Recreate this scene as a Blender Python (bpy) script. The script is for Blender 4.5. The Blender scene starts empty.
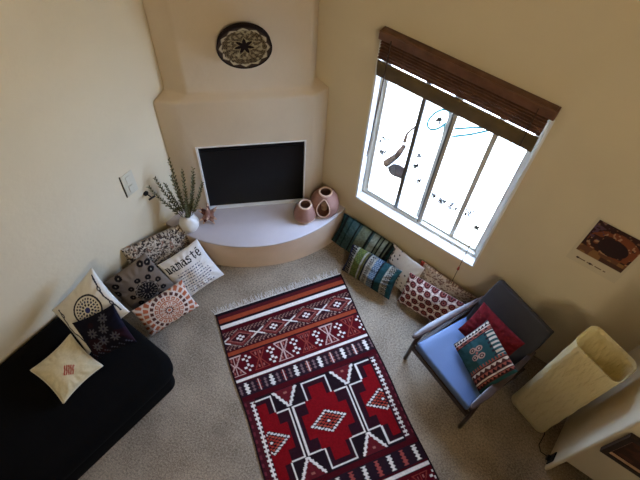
import bpy, bmesh, math, random
import numpy as np
from mathutils import Vector, Matrix

random.seed(7)
rng = np.random.RandomState(11)
C = bpy.context.scene.collection
PI = math.pi

# ------------------------------------------------------------------ camera
cam_d = bpy.data.cameras.new('camera')
cam = bpy.data.objects.new('camera', cam_d); C.objects.link(cam)
cam_d.sensor_width = 36.0
cam_d.lens = 514.69 / 640 * 36.0
cam_d.clip_start = 0.05
cr = Vector((0.79839987, 0.60041608, 0.04536716))
cu = Vector((-0.51568202, 0.64293515, 0.56630949))
cf = Vector((-0.31085319, 0.47553645, -0.82294312))
m3 = Matrix((cr, cu, -cf)).transposed()
cam.matrix_world = Matrix.Translation((2.6177, -2.6207, 4.2)) @ m3.to_4x4()
bpy.context.scene.camera = cam

# ------------------------------------------------------------------ light and exposure
SC = bpy.context.scene
SC.view_settings.view_transform = 'Standard'
SC.view_settings.look = 'None'
SC.view_settings.gamma = 1.0
SC.view_settings.use_curve_mapping = False
SC.view_settings.exposure = 0.0
SC.cycles.use_denoising = True
SC.cycles.max_bounces = 10
SC.cycles.diffuse_bounces = 6
SC.cycles.sample_clamp_indirect = 8.0

w = bpy.data.worlds.new('sky'); SC.world = w; w.use_nodes = True
bg = w.node_tree.nodes['Background']
bg.inputs['Color'].default_value = (0.44, 0.63, 1.0, 1)
bg.inputs['Strength'].default_value = 31.0

sun_d = bpy.data.lights.new('sun', 'SUN'); sun_d.energy = 18.0; sun_d.angle = 0.01
sun_d.color = (1.0, 0.93, 0.82)
sun = bpy.data.objects.new('sun', sun_d); C.objects.link(sun)
sun.rotation_euler = Vector((0.62, 0.22, -0.75)).to_track_quat('-Z', 'Y').to_euler()

por_d = bpy.data.lights.new('window_portal', 'AREA'); por_d.shape = 'RECTANGLE'
por_d.size = 1.16; por_d.size_y = 1.55
por = bpy.data.objects.new('window_portal', por_d); C.objects.link(por)
por.location = (1.83, 0.17, 1.45)
por.rotation_euler = Vector((0, -1, 0)).to_track_quat('-Z', 'Z').to_euler()
por_d.cycles.is_portal = True

# added warm fill standing in for light from the unseen rest of the house
fil_d = bpy.data.lights.new('warm_fill', 'AREA'); fil_d.shape = 'RECTANGLE'
fil_d.size = 2.0; fil_d.size_y = 0.8; fil_d.energy = 185.0; fil_d.color = (1.0, 0.86, 0.62)
fil = bpy.data.objects.new('warm_fill', fil_d); C.objects.link(fil)
fil.location = (5.2, -4.2, 4.9)
fil.rotation_euler = (Vector((0.0, -1.9, 1.2)) - Vector(fil.location)).to_track_quat('-Z', 'Z').to_euler()

# ------------------------------------------------------------------ materials
def mat(name, col, rough=0.8, noise=0.0, nscale=8.0, bump=0.0, bscale=60.0, metal=0.0, spec=0.3, sheen=0.0):
    m = bpy.data.materials.new(name); m.use_nodes = True
    nt = m.node_tree; b = nt.nodes['Principled BSDF']
    b.inputs['Base Color'].default_value = (*col, 1)
    b.inputs['Roughness'].default_value = rough
    b.inputs['Metallic'].default_value = metal
    b.inputs['Specular IOR Level'].default_value = spec
    b.inputs['Sheen Weight'].default_value = sheen
    tc = nt.nodes.new('ShaderNodeTexCoord')
    if noise > 0:
        n = nt.nodes.new('ShaderNodeTexNoise'); n.inputs['Scale'].default_value = nscale
        n.inputs['Detail'].default_value = 5
        nt.links.new(tc.outputs['Object'], n.inputs['Vector'])
        r = nt.nodes.new('ShaderNodeValToRGB')
        r.color_ramp.elements[0].position = 0.3; r.color_ramp.elements[1].position = 0.7
        r.color_ramp.elements[0].color = (*[c * (1 - noise) for c in col], 1)
        r.color_ramp.elements[1].color = (*[min(1, c * (1 + noise)) for c in col], 1)
        nt.links.new(n.outputs['Fac'], r.inputs['Fac']); nt.links.new(r.outputs['Color'], b.inputs['Base Color'])
    if bump > 0:
        n2 = nt.nodes.new('ShaderNodeTexNoise'); n2.inputs['Scale'].default_value = bscale
        n2.inputs['Detail'].default_value = 4
        nt.links.new(tc.outputs['Object'], n2.inputs['Vector'])
        bp = nt.nodes.new('ShaderNodeBump'); bp.inputs['Strength'].default_value = bump
        bp.inputs['Distance'].default_value = 0.01
        nt.links.new(n2.outputs['Fac'], bp.inputs['Height']); nt.links.new(bp.outputs['Normal'], b.inputs['Normal'])
    return m

def mat_col(name, rough=0.9, bump=0.3, bscale=300.0, sheen=0.0):
    m = mat(name, (0.5, 0.5, 0.5), rough, bump=bump, bscale=bscale, sheen=sheen)
    nt = m.node_tree
    a = nt.nodes.new('ShaderNodeAttribute'); a.attribute_name = 'Col'
    nt.links.new(a.outputs['Color'], nt.nodes['Principled BSDF'].inputs['Base Color'])
    return m

M = {}
M['wall'] = mat('cream_stucco', (0.68, 0.59, 0.42), 0.9, 0.04, 1.5, 0.25, 22)
M['breast'] = mat('pink_beige_stucco', (0.62, 0.52, 0.39), 0.85, 0.05, 2.0, 0.25, 16)
M['hearth'] = mat('hearth_stucco', (0.74, 0.58, 0.45), 0.8, 0.05, 5, 0.15, 30)  # side made brighter and warmer, standing in for light on it
M['hearth_top'] = mat('plaster_sky_tint', (0.50, 0.455, 0.47), 0.5, 0.06, 4, 0.08, 30)  # cool sky light on the top put into its colour
M['trimwhite'] = mat('white_paint', (0.82, 0.82, 0.80), 0.5)
M['alu'] = mat('window_metal', (0.50, 0.47, 0.40), 0.4, metal=0.1)
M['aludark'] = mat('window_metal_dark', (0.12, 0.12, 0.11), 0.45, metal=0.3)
M['black'] = mat('black_metal', (0.006, 0.006, 0.007), 0.4)
M['soot_and_shade'] = mat('soot_and_shade', (0.012, 0.011, 0.010), 0.9, 0.3, 12)  # firebox soot, and the painted shade inside the alcove
M['wood_blind'] = mat('red_brown_wood', (0.13, 0.062, 0.038), 0.4, 0.3, 14)
M['wood_rail'] = mat('brown_wood_rail', (0.12, 0.085, 0.035), 0.5, 0.25, 10)
M['wood_arm'] = mat('dark_wood', (0.055, 0.034, 0.030), 0.35, 0.25, 18, spec=0.6)
M['wood_leg'] = mat('darker_wood', (0.030, 0.018, 0.014), 0.4, 0.2, 18)
M['seat'] = mat('blue_grey_seat', (0.085, 0.145, 0.30), 0.5, 0.06, 6, 0.1, 80, spec=0.5)
M['backc'] = mat('charcoal_back', (0.040, 0.038, 0.042), 0.6, 0.1, 6, 0.1, 80)
M['sofa'] = mat('black_cloth', (0.0022, 0.0020, 0.0020), 0.95, 0.2, 5, 0.3, 30, spec=0.1)
M['ceramic'] = mat('white_glaze', (0.72, 0.70, 0.66), 0.3, 0.03, 9, spec=0.5)
M['clay'] = mat('pink_clay', (0.30, 0.155, 0.12), 0.7, 0.15, 12, 0.15, 60)
M['claylight'] = mat('pale_clay_rim', (0.62, 0.42, 0.30), 0.7, 0.1, 12)
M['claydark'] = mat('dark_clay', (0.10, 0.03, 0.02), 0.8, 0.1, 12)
M['stem'] = mat('brown_stem', (0.05, 0.04, 0.02), 0.8)
M['leaf'] = mat('olive_leaf', (0.115, 0.112, 0.045), 0.6, 0.35, 30)
M['piping_cream'] = mat('cream_cord', (0.66, 0.62, 0.50), 0.9)
M['piping_red'] = mat('red_cord', (0.25, 0.03, 0.02), 0.9)
M['cordm'] = mat('brown_cord', (0.05, 0.03, 0.02), 0.8)
M['tassel'] = mat('red_tassel', (0.30, 0.06, 0.04), 0.7)
M['plastic'] = mat('cream_plastic', (0.60, 0.56, 0.44), 0.4)
M['fringe'] = mat('wool_fringe', (0.60, 0.56, 0.51), 0.95, 0.3, 60)
M['hose'] = mat('teal_hose', (0.006, 0.030, 0.032), 0.9, spec=0.02)
M['bark'] = mat('weathered_log', (0.014, 0.009, 0.006), 0.9, 0.5, 12, 0.5, 30, spec=0.0)
M['rock'] = mat('dark_rock', (0.006, 0.005, 0.0045), 0.9, 0.5, 9, 0.6, 20, spec=0.0)
M['scrub'] = mat('dry_scrub', (0.006, 0.006, 0.005), 0.9, spec=0.0)
M['ground'] = mat('pale_gravel', (0.80, 0.76, 0.68), 0.95, 0.05, 20)
M['textile'] = mat_col('printed_cotton')
M['kilim'] = mat_col('woven_wool', 1.0, 0.5, 220)
M['kilim'].node_tree.nodes['Principled BSDF'].inputs['Specular IOR Level'].default_value = 0.05
M['textile'].node_tree.nodes['Principled BSDF'].inputs['Specular IOR Level'].default_value = 0.1
M['print'] = mat_col('printed_paper', 0.6, 0.0)

def carpet():
    m = mat('beige_carpet', (0.29, 0.235, 0.18), 0.98, 0.0, bump=0.9, bscale=130, spec=0.05)
    nt = m.node_tree; b = nt.nodes['Principled BSDF']
    tc = nt.nodes.new('ShaderNodeTexCoord')
    n1 = nt.nodes.new('ShaderNodeTexNoise'); n1.inputs['Scale'].default_value = 70; n1.inputs['Detail'].default_value = 6
    n1.inputs['Roughness'].default_value = 0.8
    n2 = nt.nodes.new('ShaderNodeTexNoise'); n2.inputs['Scale'].default_value = 3; n2.inputs['Detail'].default_value = 3
    for n in (n1, n2): nt.links.new(tc.outputs['Object'], n.inputs['Vector'])
    mx = nt.nodes.new('ShaderNodeMath'); mx.operation = 'MULTIPLY_ADD'; mx.inputs[1].default_value = 0.35
    nt.links.new(n2.outputs['Fac'], mx.inputs[0]); nt.links.new(n1.outputs['Fac'], mx.inputs[2])
    r = nt.nodes.new('ShaderNodeValToRGB')
    r.color_ramp.elements[0].position = 0.5; r.color_ramp.elements[0].color = (0.125, 0.098, 0.070, 1)
    r.color_ramp.elements[1].position = 0.85; r.color_ramp.elements[1].color = (0.47, 0.385, 0.29, 1)
    nt.links.new(mx.outputs[0], r.inputs['Fac']); nt.links.new(r.outputs['Color'], b.inputs['Base Color'])
    return m
M['carpet'] = carpet()

def glass():
    m = bpy.data.materials.new('window_glass'); m.use_nodes = True; nt = m.node_tree
    nt.nodes.clear()
    o = nt.nodes.new('ShaderNodeOutputMaterial'); t = nt.nodes.new('ShaderNodeBsdfTransparent')
    g = nt.nodes.new('ShaderNodeBsdfGlossy'); g.inputs['Roughness'].default_value = 0.02
    mx = nt.nodes.new('ShaderNodeMixShader'); mx.inputs[0].default_value = 0.05
    nt.links.new(t.outputs[0], mx.inputs[1]); nt.links.new(g.outputs[0], mx.inputs[2]); nt.links.new(mx.outputs[0], o.inputs[0])
    return m
M['glass'] = glass()
M['fireglass'] = mat('smoked_glass', (0.008, 0.008, 0.008), 0.35, spec=0.15)

def paper():
    m = bpy.data.materials.new('crinkled_paper'); m.use_nodes = True; nt = m.node_tree
    b = nt.nodes['Principled BSDF']
    b.inputs['Base Color'].default_value = (0.90, 0.82, 0.54, 1); b.inputs['Roughness'].default_value = 0.8
    t = nt.nodes.new('ShaderNodeBsdfTranslucent'); t.inputs[0].default_value = (0.92, 0.80, 0.48, 1)
    mx = nt.nodes.new('ShaderNodeMixShader'); mx.inputs[0].default_value = 0.5
    tc = nt.nodes.new('ShaderNodeTexCoord'); n = nt.nodes.new('ShaderNodeTexNoise')
    mp = nt.nodes.new('ShaderNodeMapping'); mp.inputs['Scale'].default_value = (1, 1, 0.25)
    n.inputs['Scale'].default_value = 28; n.inputs['Detail'].default_value = 5
    nt.links.new(tc.outputs['Object'], mp.inputs['Vector']); nt.links.new(mp.outputs[0], n.inputs['Vector'])
    bp = nt.nodes.new('ShaderNodeBump'); bp.inputs['Strength'].default_value = 0.9; bp.inputs['Distance'].default_value = 0.04
    nt.links.new(n.outputs['Fac'], bp.inputs['Height'])
    nt.links.new(bp.outputs['Normal'], b.inputs['Normal']); nt.links.new(bp.outputs['Normal'], t.inputs['Normal'])
    out = nt.nodes['Material Output']
    nt.links.new(b.outputs[0], mx.inputs[1]); nt.links.new(t.outputs[0], mx.inputs[2]); nt.links.new(mx.outputs[0], out.inputs[0])
    return m
M['paper'] = paper()

# ------------------------------------------------------------------ helpers
def obj(name, bm, m, parent=None, smooth=False):
    me = bpy.data.meshes.new(name)
    bmesh.ops.recalc_face_normals(bm, faces=bm.faces[:])
    bm.to_mesh(me); bm.free()
    me.materials.append(m)
    if smooth:
        for p in me.polygons: p.use_smooth = True
    o = bpy.data.objects.new(name, me); C.objects.link(o)
    if parent: o.parent = parent
    return o

def thing(name, label, cat, loc=(0, 0, 0), rotz=0.0, group=None):
    o = bpy.data.objects.new(name, None); C.objects.link(o)
    o.empty_display_size = 0.1
    o.location = loc; o.rotation_euler = (0, 0, rotz)
    o['label'] = label; o['category'] = cat
    if group: o['group'] = group
    return o

def tag(o, label, cat, group=None, kind=None):
    o['label'] = label; o['category'] = cat
    if group: o['group'] = group
    if kind: o['kind'] = kind
    return o

def struct(o, label=None):
    o['kind'] = 'structure'
    if label: o['label'] = label
    return o

def bevel(o, wd, seg=3, angle=0.5):
    b = o.modifiers.new('bevel', 'BEVEL'); b.width = wd; b.segments = seg
    b.limit_method = 'ANGLE'; b.angle_limit = angle
    for p in o.data.polygons: p.use_smooth = True
    return o

def box(bm, lo, hi, rot=None, about=None):
    vs = [bm.verts.new((x, y, z)) for x in (lo[0], hi[0]) for y in (lo[1], hi[1]) for z in (lo[2], hi[2])]
    for f in ((0, 1, 3, 2), (4, 6, 7, 5), (0, 4, 5, 1), (2, 3, 7, 6), (0, 2, 6, 4), (1, 5, 7, 3)):
        bm.faces.new([vs[i] for i in f])
    if rot is not None:
        bmesh.ops.rotate(bm, verts=vs, cent=about or ((lo[0]+hi[0])/2, (lo[1]+hi[1])/2, (lo[2]+hi[2])/2), matrix=rot)
    return vs

def bx(lo, hi):
    bm = bmesh.new(); box(bm, lo, hi); return bm

def loft(bm, rings, cap=True):
    prev = None; first = None
    for r in rings:
        vs = [bm.verts.new(p) for p in r]
        if prev:
            n = len(vs)
            for i in range(n): bm.faces.new((prev[i], prev[(i+1) % n], vs[(i+1) % n], vs[i]))
        else: first = vs
        prev = vs
    if cap:
        bm.faces.new(first[::-1]); bm.faces.new(prev)

def tube(bm, pts, r, seg=8, r1=None):
    pts = [Vector(p) for p in pts]; rings = []
    up = Vector((0, 0, 1)); n = len(pts)
    for i, p in enumerate(pts):
        d = (pts[min(i+1, n-1)] - pts[max(i-1, 0)]).normalized()
        a = d.cross(up)
        if a.length < 1e-3: a = d.cross(Vector((1, 0, 0)))
        a.normalize(); b = d.cross(a).normalized()
        rr = r if r1 is None else r + (r1 - r) * i / (n - 1)
        rings.append([p + (a*math.cos(2*PI*k/seg) + b*math.sin(2*PI*k/seg))*rr for k in range(seg)])
    loft(bm, rings)

def lathe(bm, prof, seg=28, c=(0, 0, 0), sy=1.0):
    rings = [[(c[0]+r*math.cos(2*PI*k/seg), c[1]+r*sy*math.sin(2*PI*k/seg), c[2]+z) for k in range(seg)] for r, z in prof]
    loft(bm, rings, cap=True)

def set_col(me, cols):
    a = me.color_attributes.new('Col', 'FLOAT_COLOR', 'POINT')
    d = np.ones((len(me.vertices), 4), dtype=np.float32); d[:, :3] = cols
    a.data.foreach_set('color', d.ravel())

def vnoise(U, V, s, seed=0):
    x = U*s; y = V*s; xi = np.floor(x).astype(int); yi = np.floor(y).astype(int)
    fx = x-xi; fy = y-yi; fx = fx*fx*(3-2*fx); fy = fy*fy*(3-2*fy)
    def h(a, b):
        v = np.sin(a*127.1+b*311.7+seed*74.7)*43758.5453
        return v-np.floor(v)
    return (h(xi, yi)*(1-fx)+h(xi+1, yi)*fx)*(1-fy)+(h(xi, yi+1)*(1-fx)+h(xi+1, yi+1)*fx)*fy

def hashc(a, b, seed=0):
    v = np.sin(a*127.1+b*311.7+seed*74.7)*43758.5453
    return v-np.floor(v)

def fill(U, col): return np.tile(np.array(col, dtype=float), (len(U), 1))
def put(c, mask, col): c[mask] = col
BLK = (0.012, 0.010, 0.012)
WHT = (0.74, 0.71, 0.66)

# ------------------------------------------------------------------ the room
RX0, RX1, RY0, RY1, RZ = 0.0, 5.3, -7.0, 0.0, 5.4
bm = bx((-0.2, RY0-0.2, -0.1), (RX1+0.2, 0.0, 0.0)); struct(obj('floor', bm, M['carpet']), 'beige speckled carpet floor')
bm = bx((-0.2, RY0-0.2, RZ), (RX1+0.2, 0.2, RZ+0.1)); struct(obj('ceiling', bm, M['wall']))
bm = bx((-0.2, RY0-0.2, 0.0), (0.0, 0.2, RZ)); struct(obj('wall_left', bm, M['wall']), 'bright cream stucco wall on the left')
WX0, WX1, WZ0, WZ1 = 1.255, 2.415, 0.675, 2.235
bm = bmesh.new()
xs = [0.0, WX0, WX1, RX1+0.2]; zs = [0.0, WZ0, WZ1, RZ]
gv = {}
for j, y in enumerate((0.0, 0.2)):
    for i, x in enumerate(xs):
        for k, z in enumerate(zs): gv[i, j, k] = bm.verts.new((x, y, z))
for i in range(3):
    for k in range(3):
        if i == 1 and k == 1: continue
        for j in (0, 1): bm.faces.new((gv[i, j, k], gv[i+1, j, k], gv[i+1, j, k+1], gv[i, j, k+1]))
for a, b in (((1, 1), (2, 1)), ((2, 1), (2, 2)), ((2, 2), (1, 2)), ((1, 2), (1, 1))):
    bm.faces.new((gv[a[0], 0, a[1]], gv[b[0], 0, b[1]], gv[b[0], 1, b[1]], gv[a[0], 1, a[1]]))
for i in range(3):
    for k in (0, 3): bm.faces.new((gv[i, 0, k], gv[i+1, 0, k], gv[i+1, 1, k], gv[i, 1, k]))
for k in range(3):
    for i in (0, 3): bm.faces.new((gv[i, 0, k], gv[i, 0, k+1], gv[i, 1, k+1], gv[i, 1, k]))
struct(obj('wall_back', bm, M['wall']), 'tan stucco wall around the window')
bm = bx((RX1, RY0-0.2, 0.0), (RX1+0.2, 0.0, RZ)); struct(obj('wall_right', bm, M['wall']))
bm = bx((0.0, RY0-0.2, 0.0), (RX1, RY0, RZ)); struct(obj('wall_front', bm, M['wall']))

bm = bmesh.new(); loft(bm, [[(0.0, RY0, z), (RX1, RY0, z), (RX1, -2.25, z), (4.12, -2.25, z), (4.0, -4.6, z), (0.0, -4.6, z)] for z in (2.45, 2.70)]); struct(obj('floor_loft_shade', bm, M['wall']), 'unseen loft floor, outline shaped to shade the carpet at right')  # unseen slab, cut so it keeps the warm fill off the right-hand carpet

# stucco wall corner that juts into the room, with a low dark alcove at its foot
bm = bmesh.new()
PX, PY = 3.67, -0.83
prof = [(PX, -0.0), (PX, PY), (RX1, PY), (RX1, -0.0)]
loft(bm, [[(x, y, z) for x, y in prof] for z in (0.0, RZ)])
jut = obj('wall_corner', bm, M['wall']); struct(jut, 'stucco wall corner jutting out behind the paper lamp')
bm = bx((PX+0.035, PY-0.1, -0.05), (RX1-0.4, PY+0.45, 0.34)); cut = obj('cutter', bm, M['wall'])
b1 = jut.modifiers.new('alcove', 'BOOLEAN'); b1.object = cut; b1.operation = 'DIFFERENCE'; b1.solver = 'EXACT'
bevel(jut, 0.03, 3, 0.6)
def apply_mods(o):
    dg = bpy.context.evaluated_depsgraph_get()
    me = bpy.data.meshes.new_from_object(o.evaluated_get(dg)); o.modifiers.clear(); o.data = me
apply_mods(jut); bpy.data.objects.remove(cut)
bm = bx((PX+0.10, PY+0.40, 0.002), (RX1-0.45, PY+0.44, 0.32)); struct(obj('alcove_shade_1', bm, M['soot_and_shade']));  # added dark panel, the alcove's shade put into its colour

# ------------------------------------------------------------------ window
win = thing('window_1', 'bright four-light metal sliding window in the tan wall', 'window'); win['kind'] = 'structure'; del win['category']
FY0, FY1 = 0.07, 0.13
def frame_bm(x0, x1, z0, z1, t, y0, y1):
    bm = bmesh.new()
    box(bm, (x0, y0, z0), (x0+t, y1, z1)); box(bm, (x1-t, y0, z0), (x1, y1, z1))
    box(bm, (x0+t, y0, z0), (x1-t, y1, z0+t)); box(bm, (x0+t, y0, z1-t), (x1-t, y1, z1)); return bm
obj('window_frame', frame_bm(WX0+0.006, WX1-0.006, WZ0+0.006, WZ1-0.006, 0.034, 0.07, 0.15), M['alu'], win)
obj('window_casing', frame_bm(WX0-0.012, WX1+0.012, WZ0-0.012, WZ1+0.012, 0.012, -0.008, 0.0), M['trimwhite'], win)
obj('window_sill', bx((WX0, -0.014, WZ0-0.014), (WX1, 0.05, WZ0+0.004)), M['trimwhite'], win)
def sash(x0, x1, y0, y1):
    s = obj('window_sash', frame_bm(x0, x1, WZ0+0.03, WZ1-0.03, 0.030, y0, y1), M['alu'], win)
    obj('pane', bx((x0+0.02, (y0+y1)/2-0.002, WZ0+0.05), (x1-0.02, (y0+y1)/2+0.002, WZ1-0.05)), M['glass'], s)
    return s
XM = 1.83
obj('window_reveal', frame_bm(WX0, WX1, WZ0+0.004, WZ1, 0.006, -0.004, 0.16), M['trimwhite'], win)
sL = sash(WX0+0.03, XM+0.034, 0.075, 0.095); sR = sash(XM-0.036, WX1-0.03, 0.105, 0.125)
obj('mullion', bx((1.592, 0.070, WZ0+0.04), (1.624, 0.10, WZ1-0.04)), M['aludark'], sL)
obj('mullion', bx((2.118, 0.100, WZ0+0.04), (2.154, 0.13, WZ1-0.04)), M['alu'], sR)
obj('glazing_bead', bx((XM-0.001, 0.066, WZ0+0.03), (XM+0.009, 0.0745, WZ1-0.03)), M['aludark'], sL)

# ------------------------------------------------------------------ wooden blind
bl = thing('wooden_blind', 'red-brown wooden slat blind drawn up at the top of the window', 'blind', (1.86, -0.05, 2.05))
def L(o, loc=(1.86, -0.05, 2.05)):
    return o
def off(bm, c):
    bmesh.ops.translate(bm, verts=bm.verts[:], vec=Vector(c)); return bm
BO = (-1.86, 0.05, -2.05)
bm = bmesh.new(); box(bm, (1.262, -0.070, 2.285), (2.424, -0.058, 2.345)); box(bm, (1.262, -0.058, 2.285), (1.274, -0.004, 2.345)); box(bm, (2.412, -0.058, 2.285), (2.424, -0.004, 2.345))
box(bm, (1.274, -0.058, 2.335), (2.412, -0.004, 2.345))
bevel(obj('valance', off(bm, BO), M['wood_blind'], bl), 0.004, 2)
obj('headrail', off(bx((1.29, -0.052, 2.30), (2.400, -0.01, 2.333)), BO), M['wood_rail'], bl)
for k in range(7):
    z = 2.296 - k*0.0205; y = -0.040 - 0.002*k + random.uniform(-0.003, 0.003)
    bm = bmesh.new(); box(bm, (1.282, y-0.024, z-0.0065), (2.396, y+0.024, z), Matrix.Rotation(0.16, 3, 'X'))
    obj('slat', off(bm, BO), M['wood_blind'], bl)
bm = bmesh.new(); box(bm, (1.284, -0.070, 2.018), (2.398, -0.052, 2.142), Matrix.Rotation(0.12, 3, 'X'))
bevel(obj('bottom_rail', off(bm, BO), M['wood_rail'], bl), 0.004, 2)
bm = bmesh.new()
for x in (1.45, 1.86, 2.27): bm = bmesh.new(); tube(bm, [(x, -0.066, 2.30), (x, -0.068, 2.13)], 0.0015, 5); obj('ladder_cord', off(bm, BO), M['cordm'], bl)
bm = bmesh.new(); tube(bm, [(2.325, -0.085, 2.33), (2.328, -0.085, 1.2), (2.335, -0.075, 0.215)], 0.0028, 6)
pc = obj('pull_cord', off(bm, BO), M['cordm'], bl)
bm = bmesh.new(); lathe(bm, [(0.002, 0.02), (0.007, 0.0), (0.011, -0.03), (0.004, -0.036)], 12, (2.3315, -0.08, 0.66)); obj('cord_tassel', off(bm, BO), M['tassel'], pc)
bm = bmesh.new(); tube(bm, [(1.37, -0.10, 2.33), (1.365, -0.10, 2.05), (1.33, -0.085, 1.30)], 0.0045, 6)
obj('tilt_wand', off(bm, BO), M['cordm'], bl)

# ------------------------------------------------------------------ corner fireplace
fp = thing('corner_fireplace', 'rounded plaster corner fireplace with black firebox and curved raised hearth', 'fireplace')
HH = 0.427; S2 = math.sqrt(0.5)
e = 0.001
def sec(z, a, b, c, d_):      # a..d plan points from the left wall to the back wall
    return [(e, -e, z), (e, a, z), (*b, z), (*c, z), (d_, -e, z)]
lowr = ((-0.955), (0.142, -0.857), (0.857, -0.142), 0.885)
upr = ((-0.835), (0.165, -0.765), (0.800, -0.130), 0.752)
bm = bmesh.new()
loft(bm, [sec(HH, *lowr), sec(1.668, *lowr), sec(1.712, *upr), sec(RZ-0.002, *upr)])
br = obj('chimney_breast', bm, M['breast'], fp)
bv = bevel(br, 0.016, 4, 0.25)
A_ = Vector((1, 1, 0)).normalized(); N_ = Vector((1, -1, 0)).normalized(); FD = 0.7058
# the plane through the two front corners sits at FD
FBM = Matrix(((A_.x, N_.x, 0, 0), (A_.y, N_.y, 0, 0), (0, 0, 1, 0), (0, 0, 0, 1)))
def fb(lo, hi, bm=None):     # box in (along, out, up) of the fireplace face
    bm = bm or bmesh.new(); n0 = len(bm.verts)
    box(bm, lo, hi); bm.verts.ensure_lookup_table()
    bmesh.ops.transform(bm, matrix=FBM, verts=bm.verts[n0:]); return bm
FX0, FX1, FZ0, FZ1 = -0.435, 0.445, HH+0.008, 1.222
cut = obj('cutter', fb((FX0, 0.36, HH-0.05), (FX1, 0.9, FZ1)), M['soot_and_shade'])
b1 = br.modifiers.new('opening', 'BOOLEAN'); b1.object = cut; b1.operation = 'DIFFERENCE'; b1.solver = 'EXACT'
apply_mods(br); bpy.data.objects.remove(cut)
for p in br.data.polygons: p.use_smooth = True
try: br.data.set_sharp_from_angle(angle=0.9)
except Exception: pass
# firebox lining, white metal edge, smoked glass
bm = fb((FX0+0.002, 0.37, HH+0.001), (FX1-0.002, 0.38, FZ1-0.002))
fb((FX0+0.002, 0.38, HH+0.001), (FX0+0.012, 0.66, FZ1-0.002), bm); fb((FX1-0.012, 0.38, HH+0.001), (FX1-0.002, 0.66, FZ1-0.002), bm)
fb((FX0+0.012, 0.38, FZ1-0.012), (FX1-0.012, 0.66, FZ1-0.002), bm); fb((FX0+0.012, 0.38, HH+0.001), (FX1-0.012, 0.66, HH+0.008), bm)
fbx = obj('firebox', bm, M['soot_and_shade'], fp)
bm = fb((FX0-0.004, FD-0.03, HH+0.002), (FX0+0.012, FD+0.006, FZ1+0.004))
fb((FX1-0.010, FD-0.03, HH+0.002), (FX1+0.002, FD+0.006, FZ1+0.004), bm)
fb((FX0+0.012, FD-0.03, FZ1-0.008), (FX1-0.010, FD+0.006, FZ1+0.004), bm); fb((FX0+0.012, FD-0.03, HH+0.002), (FX1-0.010, FD+0.006, HH+0.010), bm)
obj('firebox_trim', bm, M['trimwhite'], fp)
bm = fb((FX0+0.014, 0.668, HH+0.012), (FX1-0.012, 0.674, FZ1-0.10)); gl = obj('firebox_glass', bm, M['fireglass'], fp)
bm = bmesh.new()
for k in range(4): fb((FX0+0.02, 0.672, FZ1-0.088+k*0.02), (FX1-0.018, 0.684, FZ1-0.078+k*0.02), bm)
fb((FX0+0.014, 0.66, FZ1-0.1), (FX1-0.012, 0.670, FZ1-0.010), bm)
obj('firebox_grille', bm, M['black'], fp)
# curved hearth
def hearth_ring(z, ins):
    Rr = 1.145 - 0.0; cd = 0.819 - (Rr - 0.345)   # centre along the diagonal
    half = 1.158*S2
    pts = [(e, -e, z)]
    a0 = math.asin(half/Rr)
    for k in range(41):
        a = -a0 + 2*a0*k/40
        t = math.sin(a)*Rr; o_ = cd + math.cos(a)*Rr
        s = 1 - ins*math.cos(a*PI/2/a0)
        o_ = o_ - ins*math.cos(a*PI/2/a0)
        x = A_.x*t + N_.x*o_; y = A_.y*t + N_.y*o_
        pts.append((max(x, e), min(y, -e), z))
    return pts
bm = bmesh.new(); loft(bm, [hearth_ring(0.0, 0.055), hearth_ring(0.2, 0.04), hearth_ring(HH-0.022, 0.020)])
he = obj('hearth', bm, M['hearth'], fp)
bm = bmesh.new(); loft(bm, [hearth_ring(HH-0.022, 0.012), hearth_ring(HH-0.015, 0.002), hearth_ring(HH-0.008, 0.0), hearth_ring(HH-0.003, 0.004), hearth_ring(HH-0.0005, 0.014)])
ht = obj('hearth_top', bm, M['hearth_top'], fp); ht['label'] = 'smooth hearth top with lilac sky light put into its colour'
for p in ht.data.polygons: p.use_smooth = len(p.vertices) == 4
try: ht.data.set_sharp_from_angle(angle=1.0)
except Exception: pass
for p in he.data.polygons: p.use_smooth = len(p.vertices) == 4
try: he.data.set_sharp_from_angle(angle=1.0)
except Exception: pass

# ------------------------------------------------------------------ woven basket plate on the chimney
def disc_mesh(name, R_, prof, m, colf, seg=96, nr=40, back=0.012):
    # shallow bowl in the XZ plane facing -Y
    vs = [(0, -prof(0.0), 0)]; fs = []
    for i in range(1, nr+1):
        r = i/nr
        for k in range(seg): vs.append((R_*r*math.cos(2*PI*k/seg), -prof(r), R_*r*math.sin(2*PI*k/seg)))
    for k in range(seg): fs.append((0, 1+k, 1+(k+1) % seg))
    for i in range(nr-1):
        for k in range(seg):
            a = 1+i*seg+k; b = 1+i*seg+(k+1) % seg; fs.append((a, a+seg, b+seg, b))
    n0 = len(vs)
    for k in range(seg): vs.append((R_*0.97*math.cos(2*PI*k/seg), 0, R_*0.97*math.sin(2*PI*k/seg)))
    for k in range(seg): a = 1+(nr-1)*seg+k; b = 1+(nr-1)*seg+(k+1) % seg; fs.append((a, n0+k, n0+(k+1) % seg, b))
    vs.append((0, 0, 0)); c = len(vs)-1
    for k in range(seg): fs.append((c, n0+(k+1) % seg, n0+k))
    me = bpy.data.meshes.new(name); me.from_pydata(vs, [], fs)
    P = np.array(vs); set_col(me, colf(P[:, 0]/R_, P[:, 2]/R_))
    me.materials.append(m)
    for p in me.polygons: p.use_smooth = True
    o = bpy.data.objects.new(name, me); C.objects.link(o); return o
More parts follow.
